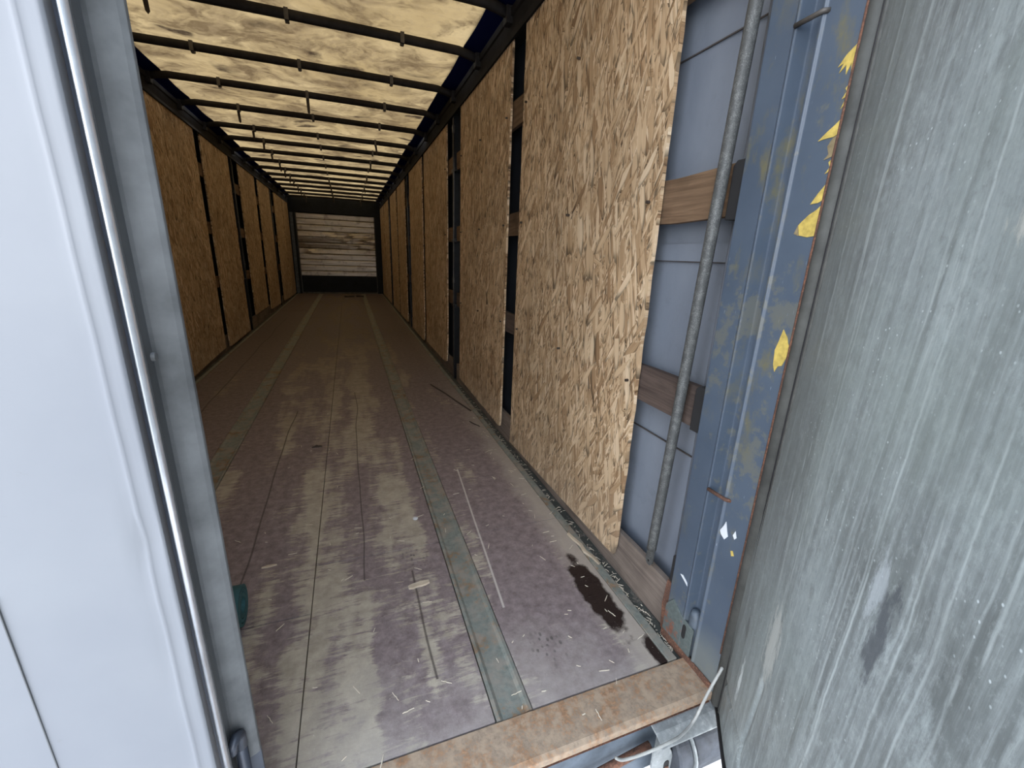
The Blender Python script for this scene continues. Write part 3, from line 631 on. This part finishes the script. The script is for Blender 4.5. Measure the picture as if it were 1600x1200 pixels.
for z0, z1 in ((1.365, 1.512), (0.75, 0.895), (0.19, 0.31)):
    w_ = 0.045 if z0 > 0.5 else 0.022
    q = MB().prism([(1.2215, .926, z0), (1.2215, .926 + w_, z0), (1.2215, .926 + w_, z1 - 0.012), (1.2215, .926 + w_ - 0.012, z1), (1.2215, .926, z1)], (0.05, 0, 0)); q.build('slat_holder', 'slot_black', cp, bevel=0.003)
MB().tube([(1.2085, 0.6955, 0.15), (1.2085, 0.6955, 2.5)], 0.0032, 8).build('rusty_edge', 'rust', cp, smooth=True)
def flake(pts, mat, name='sticker_scrap', x=1.2085):
    MB().prism([(x, y, z) for y, z in pts], (0.0016, 0, 0)).build(name, mat, cp)
flake([(.686, 1.690), (.700, 1.670), (.716, 1.658), (.729, 1.640), (.718, 1.644), (.724, 1.628), (.712, 1.640), (.709, 1.622), (.702, 1.640), (.698, 1.612), (.690, 1.60)], 'yellow_film')
flake([(.692, 1.61), (.703, 1.596), (.699, 1.59), (.706, 1.578), (.697, 1.580), (.704, 1.560), (.694, 1.572), (.690, 1.56)], 'yellow_film')
flake([(.694, 1.545), (.707, 1.533), (.722, 1.522), (.738, 1.508), (.720, 1.510), (.706, 1.510), (.695, 1.515)], 'yellow_film')
flake([(.694, 1.514), (.706, 1.508), (.714, 1.494), (.708, 1.478), (.716, 1.468), (.700, 1.472), (.692, 1.48)], 'brown_film')
flake([(.692, 1.474), (.704, 1.462), (.699, 1.452), (.707, 1.440), (.694, 1.446)], 'yellow_film')
flake([(.692, 1.436), (.700, 1.418), (.712, 1.402), (.724, 1.382), (.706, 1.384), (.694, 1.392)], 'yellow_film')
flake([(.693, 1.384), (.706, 1.370), (.722, 1.360), (.736, 1.346), (.741, 1.340), (.735, 1.318), (.715, 1.314), (.697, 1.316), (.692, 1.34)], 'yellow_film')
flake([(.7415, 1.341), (.748, 1.322), (.7365, 1.317)], 'brown_film')
flake([(.722, 1.107), (.728, 1.075), (.733, 1.055), (.729, 1.02), (.722, 1.003), (.717, 1.018), (.707, 1.022), (.699, 1.045), (.697, 1.068), (.704, 1.078), (.708, 1.09)], 'yellow_film')
for P_ in ([(.767, .552), (.772, .535), (.781, .515), (.775, .505), (.762, .497), (.753, .512), (.759, .528)], [(.733, .543), (.738, .527), (.731, .518), (.726, .526)], [(.893, .272), (.882, .276), (.868, .268), (.860, .262), (.858, .252), (.873, .261)], [(.735, .478), (.729, .482), (.722, .470), (.730, .464)]):
    flake(P_, 'white_paint' if P_[0][0] != .735 else 'yellow_film', 'paint_chip')

# galvanised pole leaning against the slats
gp = thing('tension_pole', 'grey galvanised steel pole with flattened drilled end, leaning beside the blue post', 'pole', (1.205, 1.03, 0.2))
top = Vector((1.184, 0.925, 2.38)); bot = Vector((1.200, 1.030, 0.27)); d = (top - bot)
path = [bot + d * t for t in (0.0, 0.01, 0.03, 0.2, 0.4, 0.6, 0.8, 1.0)]
MB().tube(path, [0.0165] * 8, 16).build('pole_tube', 'galvanised', gp, smooth=True)
e = bot; a = Vector((0, 1, -0.03)).normalized(); up = d.normalized()
pts = [e + up * 0.02 - a * 0.0165, e - up * 0.055 - a * 0.017, e - up * 0.068 - a * 0.008, e - up * 0.068 + a * 0.008, e - up * 0.055 + a * 0.017, e + up * 0.02 + a * 0.0165]
fe = MB().prism([tuple(p + Vector((-0.004, 0, 0))) for p in pts], (0.008, 0, 0)).build('flattened_end', 'galvanised', gp, bevel=0.002)
c0 = e - up * 0.05; MB().tube([c0 + Vector((-0.005, 0, 0)), c0 + Vector((-0.0035, 0, 0))], 0.0045, 10).build('hole', 'slot_black', fe)

# ------------------------------------------------------------------ left door (closed)
d1 = thing('door_1', 'closed left rear door with smooth pale outer skin and seals along its free edge', 'door', (-0.6, 0.66, 0), kind='structure')
q = MB(); zs = [-0.08 + 2.72 * i / 60 for i in range(61)]; xs = [-1.28, -1.1, -0.9, -0.7, -0.5, -0.4, -0.3, -0.22, -0.18, -0.12, -0.08, -0.05, -0.034, -0.027, -0.0235, -0.021, -0.0185, -0.016, -0.012, -0.006, -0.002, 0.0]
rr = random.Random(2)
for z in zs:
    for x in xs:
        dy = {-0.0235: -0.0008, -0.021: -0.0028, -0.0185: -0.0012}.get(x, 0.0)
        if -0.028 < x < -0.005: dy += 0.006 * math.exp(-((z - 0.88) / 0.03) ** 2) + 0.003 * math.exp(-((z - 0.72) / 0.03) ** 2) + 0.0008 * math.sin(z * 40)
        if x == 0.0: dy = 0.004
        dy += 0.002 * math.sin(x * 9 + z * 2.2)
        q.v.append((x, 0.606 + dy, z))
m = len(xs)
for j in range(60):
    for i in range(m - 1): q.f.append((j * m + i, j * m + i + 1, (j + 1) * m + i + 1, (j + 1) * m + i))
b = len(q.v)
q.v += [(-1.28, 0.606, -0.08), (0.0, 0.61, -0.08), (0.0, 0.63, -0.08), (-1.28, 0.63, -0.08), (-1.28, 0.606, 2.64), (0, 0.61, 2.64), (0, 0.63, 2.64), (-1.28, 0.63, 2.64)]
q.f += [(b, b + 1, b + 2, b + 3), (b + 4, b + 5, b + 6, b + 7), (b + 1, b + 2, b + 6, b + 5), (b + 2, b + 3, b + 7, b + 6), (b, b + 3, b + 7, b + 4)]
q.build('outer_skin', 'door_outer', d1, smooth=True)
MB().box(-0.1750, -0.1738, 0.6035, 0.606, -0.07, 0.83).build('skin_seam', 'grey_profile', d1)
MB().box(-1.28, -0.02, 0.63, 0.685, -0.08, 2.64).build('core', 'dull_aluminium', d1)
def strip(name, mat, pts, z0=-0.08, z1=2.64, smooth=False, bevel=0.0): MB().prism([(x, y, z0) for x, y in pts], (0, 0, z1 - z0)).build(name, mat, d1, smooth=smooth, bevel=bevel)
strip('gasket', 'black_rubber', [(-0.02, 0.614), (-0.004, 0.614), (-0.001, 0.617), (-0.001, 0.625), (-0.02, 0.625)])
strip('gasket', 'latch_steel', [(-0.02, 0.6258), (0.0, 0.6258), (0.002, 0.629), (0.0, 0.632), (-0.02, 0.632)])
MB().tube([(-0.001, 0.641, -0.08), (-0.001, 0.641, 2.64)], 0.0078, 16).build('edge_bead', 'bright_aluminium', d1, smooth=True)
strip('edge_profile', 'grey_profile', [(-0.02, 0.650), (0.002, 0.650), (0.004, 0.654), (-0.003, 0.660), (-0.003, 0.694), (-0.02, 0.694)])
strip('edge_flange', 'dull_aluminium', [(-0.02, 0.694), (0.002, 0.694), (0.012, 0.696), (0.027, 0.702), (0.033, 0.706), (0.034, 0.712), (0.030, 0.715), (-0.02, 0.715)], 0.32, 2.64, bevel=0.0015)
strip('lower_flange', 'latch_steel', [(-0.02, 0.698), (0.004, 0.698), (0.033, 0.712), (0.033, 0.718), (-0.02, 0.718)], -0.08, 0.32, bevel=0.0015)
lrod = MB().tube([(0.012, 0.684, -0.08), (0.012, 0.684, 0.385)], 0.010, 12).build('lock_rod', 'latch_steel', d1, smooth=True)
MB().tube([(0.012, 0.684, 0.375), (0.012, 0.684, 0.402), (0.010, 0.674, 0.410), (0.006, 0.664, 0.405), (0.006, 0.663, 0.388)], [0.011, 0.0105, 0.009, 0.008, 0.006], 10).build('rod_hook', 'latch_steel', lrod, smooth=True)
MB().tube([(0.004, 0.672, 1.105), (0.0085, 0.672, 1.105)], 0.006, 10).build('rivet', 'dull_aluminium', d1)

# ------------------------------------------------------------------ right door (open)
H = Vector((1.225, 0.687, 0)); ang = math.atan2(-0.78, -0.626)
d2 = thing('door_2', 'open right rear door with scratched streaky grey aluminium inner face', 'door', H, kind='structure'); d2['_w'] = (0, 0, 0)
d2.rotation_euler = (0, 0, ang)       # local x along the door, local -y towards the load space
def seg(px, pz, A, B):
    ax, az = A; bx, bz = B; L2 = (bx - ax) ** 2 + (bz - az) ** 2; t = max(0, min(1, ((px - ax) * (bx - ax) + (pz - az) * (bz - az)) / L2))
    return math.hypot(px - ax - t * (bx - ax), pz - az - t * (bz - az))
q = MB(); NS, NZ = 190, 200
for j in range(NZ + 1):
    z = -0.022 + 2.65 * (j / NZ) ** 1.5
    for i in range(NS + 1):
        s = 1.24 * (i / NS) ** 1.35
        d_ = 0.004 * math.sin(s * 5 + 1) * math.sin(z * 2.3) + 0.0025 * math.sin(s * 13 + z * 4)
        for A, B, dep in (((0.050, 0.10), (0.246, 0.118), 0.007), ((0.246, 0.118), (0.275, 0.36), 0.007), ((0.246, 0.118), (0.32, -0.02), 0.006)):
            d_ -= dep * math.exp(-(seg(s, z, A, B) / 0.008) ** 2)
        d_ -= 0.006 * math.exp(-((s - 0.62) / 0.05) ** 2 - ((z - 0.84) / 0.07) ** 2)
        q.v.append((s, d_, z))
m = NS + 1
for j in range(NZ):
    for i in range(NS): q.f.append((j * m + i, (j + 1) * m + i, (j + 1) * m + i + 1, j * m + i + 1))
dp = q.build('inner_skin', 'door_inner', d2, smooth=True)
SGN = 1      # which local y is the outside: decided below
nrm = Matrix.Rotation(ang, 3, 'Z') @ Vector((0, 1, 0))
inside = Vector((-0.78, 0.626, 0)); SGN = -1 if nrm.dot(inside) > 0 else 1
for v in dp.data.vertices: v.co.y *= -SGN
MB().box(0.002, 1.238, *sorted((SGN * 0.012, SGN * 0.040)), -0.024, 2.628).build('outer_skin', 'door_outer', d2)
MB().box(-0.010, 0.004, *sorted((-SGN * 0.004, SGN * 0.042)), -0.03, 2.63).build('hinge_edge', 'grey_profile', d2, bevel=0.002)
MB().box(-0.010, 1.24, *sorted((-SGN * 0.003, SGN * 0.042)), -0.042, -0.022).build('bottom_edge', 'grey_rubber', d2, bevel=0.003)
MB().tube([(0.040, -SGN * 0.001, -0.02), (0.040, -SGN * 0.001, 2.62)], 0.004, 8).build('seal_line', 'black_rubber', d2, smooth=True)
MB().tube([(0.0, -SGN * 0.004, -0.024), (1.24, -SGN * 0.004, -0.024)], 0.006, 8).build('seal_line', 'black_rubber', d2, smooth=True)
MB().tube([(0.050, -SGN * 0.001, -0.02), (0.050, -SGN * 0.001, 2.62)], 0.004, 8).build('seal_line', 'grey_rubber', d2, smooth=True)
MB().tube([(0.018, -SGN * 0.003, -0.02), (0.018, -SGN * 0.003, 2.62)], 0.0175, 14).build('gasket', 'grey_rubber', d2, smooth=True)
for z in (0.25, 1.0, 1.75, 2.4):
    MB().box(-0.03, 0.2, *sorted((SGN * 0.041, SGN * 0.055)), z, z + 0.09).build('hinge', 'galvanised', d2, bevel=0.003)

# ------------------------------------------------------------------ dock buffer
bf = thing('dock_buffer', 'black rubber dock buffer in a pale steel bracket under the rear sill', 'buffer', (1.12, 0.69, -0.15))
q = MB()
for x0, x1 in ((1.040, 1.090), (1.098, 1.214)):
    n = 18; b = len(q.v)
    for x in (x0, x0 + 0.006, x1 - 0.006, x1):
        r = 0.080 if x in (x0, x1) else 0.086
        for k in range(n + 1):
            th = math.pi * (0.42 + 1.16 * k / n); rr_ = r * (1 - 0.035 * math.exp(-((k - n * 0.55) / 1.2) ** 2))
            q.v.append((x, 0.695 + rr_ * math.cos(th), -0.136 + rr_ * math.sin(th)))
    for a in range(3):
        for k in range(n): q.f.append((b + a * (n + 1) + k, b + a * (n + 1) + k + 1, b + (a + 1) * (n + 1) + k + 1, b + (a + 1) * (n + 1) + k))
    q.f += [tuple(b + k for k in range(n + 1)), tuple(b + 3 * (n + 1) + k for k in reversed(range(n + 1)))]
rb = q.build('rubber_block', 'bumper_rubber', bf, smooth=False)
pts = [(1.0905, 0.695 + 0.091 * math.cos(math.pi * (0.42 + 1.16 * k / 18)), -0.136 + 0.091 * math.sin(math.pi * (0.42 + 1.16 * k / 18))) for k in range(19)]
MB().prism(pts, (0.006, 0, 0)).build('divider_plate', 'bracket_steel', bf)
MB().prism([(0.99, 0.703, -0.036), (0.99, 0.672, -0.040), (0.99, 0.640, -0.058), (0.99, 0.640, -0.064), (0.99, 0.672, -0.047), (0.99, 0.703, -0.043)], (0.215, 0, 0)).build('top_plate', 'bracket_steel', bf, bevel=0.0015)
pts = [(0.968, -0.075), (0.990, -0.052), (1.012, -0.058), (1.036, -0.10), (1.052, -0.16), (1.055, -0.30), (1.0, -0.30), (0.985, -0.19), (0.968, -0.13)]
chk = MB().prism([(x, 0.648, z) for x, z in pts], (0, 0.007, 0)).build('cheek_plate', 'bracket_steel', bf, bevel=0.002)
MB().box(1.028, 1.036, 0.655, 0.705, -0.29, -0.06).build('side_plate', 'bracket_steel', bf)
pts = [(1.022 + 0.009 * math.cos(t), 0.646, -0.155 + 0.011 * math.sin(t) + (0.016 if math.sin(t) > 0 else -0.016)) for t in [2 * math.pi * k / 16 for k in range(16)]]
MB().prism(pts, (0, 0.003, 0)).build('slot', 'slot_black', chk)
MB().tube([(1.022, 0.643, -0.155), (1.022, 0.66, -0.155)], 0.008, 6).build('bolt', 'rust', chk)
MB().prism([(1.206, 0.700, -0.036), (1.206, 0.655, -0.050), (1.206, 0.635, -0.09), (1.206, 0.66, -0.15), (1.206, 0.70, -0.19)], (0.008, 0, 0)).build('end_plate', 'bracket_steel', bf)
br = MB().tube([(0.62, 0.683, -0.155), (0.985, 0.683, -0.100)], 0.012, 10).build('lock_bar', 'rust', smooth=True, origin=(0.8, 0.683, -0.12)); tag(br, 'rusty round steel bar beside the dock buffer bracket', 'bar')

# cord
def catmull(P, n=8):
    P = [Vector(p) for p in P]; out = []
    for i in range(len(P) - 1):
        p0, p1, p2, p3 = P[max(i - 1, 0)], P[i], P[i + 1], P[min(i + 2, len(P) - 1)]
        for k in range(n):
            t = k / n; out.append(0.5 * ((2 * p1) + (p2 - p0) * t + (2 * p0 - 5 * p1 + 4 * p2 - p3) * t * t + (3 * p1 - p0 - 3 * p2 + p3) * t ** 3))
    return out + [P[-1]]
cpts = catmull([(1.168, 0.652, 0.160), (1.159, 0.65, 0.15), (1.129, 0.65, 0.079), (1.1, 0.65, -0.007), (1.04, 0.632, -0.012), (0.988, 0.625, -0.008), (0.924, 0.635, -0.03), (0.867, 0.65, -0.049), (0.842, 0.655, -0.036)], 8)
o = MB().tube([p for p in cpts], 0.0042, 8).build('seal_cord', 'cord_plastic', smooth=True, origin=(1.0, 0.65, 0.0)); tag(o, 'pale grey plastic seal cord looping over the dock buffer', 'cord')

# ------------------------------------------------------------------ litter on the floor
def sliver(L, W, T, seed):
    rr = random.Random(seed); q = MB(); n = 5
    for i in range(n + 1):
        t = i / n; ww = W * (0.35 + 0.65 * math.sin(math.pi * (0.15 + 0.7 * t))) * rr.uniform(0.8, 1.1); bend = rr.choice((0.0, 0.02, -0.03)) * L * math.sin(math.pi * t) if i else 0.0
        x = (t - 0.5) * L; q.v += [(x, bend - ww / 2, 0), (x, bend + ww / 2, 0), (x, bend + ww / 2 * 0.8, T), (x, bend - ww / 2 * 0.8, T)]
    for i in range(n):
        for k in range(4): q.f.append((i * 4 + k, i * 4 + (k + 1) % 4, i * 4 + 4 + (k + 1) % 4, i * 4 + 4 + k))
    q.f += [(0, 1, 2, 3), (n * 4 + 3, n * 4 + 2, n * 4 + 1, n * 4)]
    return q
def place(o, x, y, rz, z=0.0012): o.location = (x, y, z); o.rotation_euler = (0, 0, rz); return o
o = place(sliver(0.082, 0.030, 0.006, 1).build('wood_chip', 'chip_wood'), 0.43, 1.408, 0.12); tag(o, 'broad pale wood chip lying on the floor beside the steel strip', 'wood chip')
o = place(sliver(0.23, 0.017, 0.009, 2).build('wood_splinter', 'chip_wood'), 1.158, 1.405, -1.43, 0.003); tag(o, 'long pale wood splinter on the floor under the brightest OSB board', 'splinter')
o = place(sliver(0.055, 0.014, 0.003, 3).build('wood_splinter', 'chip_wood'), -0.13, 1.695, 0.06); tag(o, 'thin pale splinter on the floor near the closed left door edge', 'splinter')
o = MB().tube([Vector(p) for p in ((-0.10, 0.41, 0.006), (-0.02, 0.1, 0.006), (0.03, -0.15, 0.006), (0.09, -0.41, 0.006))], 0.006, 6).build('thin_stick', 'scrap_dark'); place(o, 1.04, 3.66, 0.0, 0.001); tag(o, 'thin dark stick lying on the floor beside the second bright OSB board', 'stick')
o = place(sliver(0.13, 0.012, 0.004, 5).build('thin_stick', 'scrap_dark'), 1.085, 2.97, -1.2); tag(o, 'short dark curved twig on the floor below the second bright OSB board', 'stick')
q = MB().prism([(-0.03, -0.012, 0), (0.032, -0.014, 0), (0.026, 0.002, 0), (0.008, 0.006, 0), (-0.002, 0.02, 0), (-0.012, 0.006, 0)], (0, 0, 0.006)); o = place(q.build('leaf_scrap', 'scrap_dark'), -0.02, 2.852, 0.0); tag(o, 'small dark triangular scrap alone on the middle of the floor', 'scrap')
q = MB().tube([(0, 0, 0), (0, 0, 0.004), (0, 0, 0.007)], [0.012, 0.013, 0.006], 10); o = place(q.build('pale_pebble', 'white_paint'), 0.479, 1.854, 0); tag(o, 'small round white pebble on the floor beside the steel strip', 'pebble')
for i, (x, y, L, W, rz) in enumerate(((0.22, 12.95, 0.26, 0.12, 0.4), (0.50, 13.0, 0.20, 0.09, -0.4))):
    q = sliver(L, W, 0.035, 40 + i); o = place(q.build('rubber_scrap', 'scrap_dark'), x, y, rz); tag(o, ('larger' if i == 0 else 'smaller') + ' crumpled black scrap on the floor by the far end wall', 'scrap')
# teal rolled strap, mostly behind the door edge
q = MB(); n = 24
tr_ = thing('rolled_strap', 'dark teal rolled webbing strap half hidden behind the closed door edge', 'strap', (-0.187, 1.42, 0))
for k, (r0, r1) in enumerate(((0.058, 0.068), (0.044, 0.055), (0.028, 0.041))):
    q = MB(); b = 0
    for x in (-0.025, 0.025):
        for r in (r0, r1):
            for i in range(n): q.v.append((-0.187 + x, 1.42 + r * math.cos(2 * math.pi * i / n), 0.069 + r * math.sin(2 * math.pi * i / n)))
    for i in range(n):
        j = (i + 1) % n; q.f += [(i, j, n + j, n + i), (2 * n + i, 3 * n + i, 3 * n + j, 2 * n + j), (n + i, n + j, 3 * n + j, 3 * n + i), (i, 2 * n + i, 2 * n + j, j)]
    q.build('strap_coil', 'teal_fabric', tr_, smooth=False)
# small slivers: individuals
shapes = [sliver(random.choice((0.010, 0.014, 0.018, 0.024, 0.034)), random.uniform(0.0018, 0.0042), 0.0015, 60 + i) for i in range(7)]
protos = []
SPOT = [(0.059, 2.781), (0.107, 2.709), (0.149, 1.525), (0.173, 1.53), (0.254, 1.243), (1.118, 2.717), (0.557, 2.14), (0.72, 0.86), (0.64, 0.88), (0.86, 0.90), (0.93, 0.86), (0.97, 0.88), (0.80, 0.76), (0.84, 0.745), (1.02, 1.0), (1.08, 1.05), (1.06, 1.2), (1.10, 1.12), (1.07, 1.25), (1.09, 1.33), (1.12, 0.93), (0.62, 1.85), (0.60, 1.72), (0.73, 1.62), (0.76, 1.55), (0.80, 1.7), (0.9, 1.75), (0.45, 0.98), (0.38, 1.08), (0.33, 0.93), (0.16, 0.86), (0.25, 0.82), (0.62, 1.0), (0.69, 1.05), (0.44, 1.5), (0.1, 1.6), (0.0, 1.95), (-0.1, 1.5), (-0.05, 1.75)]
sr = random.Random(21)
while len(SPOT) < 130:
    if sr.random() < 0.45: SPOT.append((1.145 - abs(sr.gauss(0, 0.10)), sr.uniform(0.85, 3.6)))
    else: SPOT.append((sr.uniform(-0.35, 1.1), 0.75 + abs(sr.gauss(0, 1.3))))
first = {}
for i, (x, y) in enumerate(SPOT):
    k = i % 7
    if k not in first:
        o = shapes[k].build('wood_sliver', 'pale_chip'); first[k] = o
        tag(o, 'tiny pale wood sliver scattered on the dusty floor', 'wood sliver', 'pale wood slivers scattered on the floor')
    else: o = first[k].copy(); C.objects.link(o)
    place(o, x, y, sr.uniform(0, 3.14), 0.003 if y < 0.83 else 0.0012)
# fine shavings heaped along the edge channel
q = MB()
for i in range(170):
    y = 0.86 + 3.2 * (sr.random() ** 1.8); x = 1.203 + sr.gauss(0, 0.008); L = sr.uniform(0.006, 0.03); W = sr.uniform(0.0015, 0.004); a = sr.uniform(0, 3.14); z = -0.011 + sr.uniform(0, 0.006)
    dx, dy = math.cos(a) * L / 2, math.sin(a) * L / 2; wx, wy = -math.sin(a) * W / 2, math.cos(a) * W / 2; b = len(q.v)
    q.v += [(x - dx - wx, y - dy - wy, z), (x + dx - wx, y + dy - wy, z), (x + dx + wx, y + dy + wy, z), (x - dx + wx, y - dy + wy, z), (x, y, z + 0.002)]
    q.f += [(b, b + 1, b + 4), (b + 1, b + 2, b + 4), (b + 2, b + 3, b + 4), (b + 3, b, b + 4), (b + 3, b + 2, b + 1, b)]
o = q.build('wood_shavings', 'pale_chip'); tag(o, 'fine wood shavings caught in the dark channel along the boards', 'shavings', kind='stuff')

for o in C.objects:
    if '_w' in o: del o['_w']
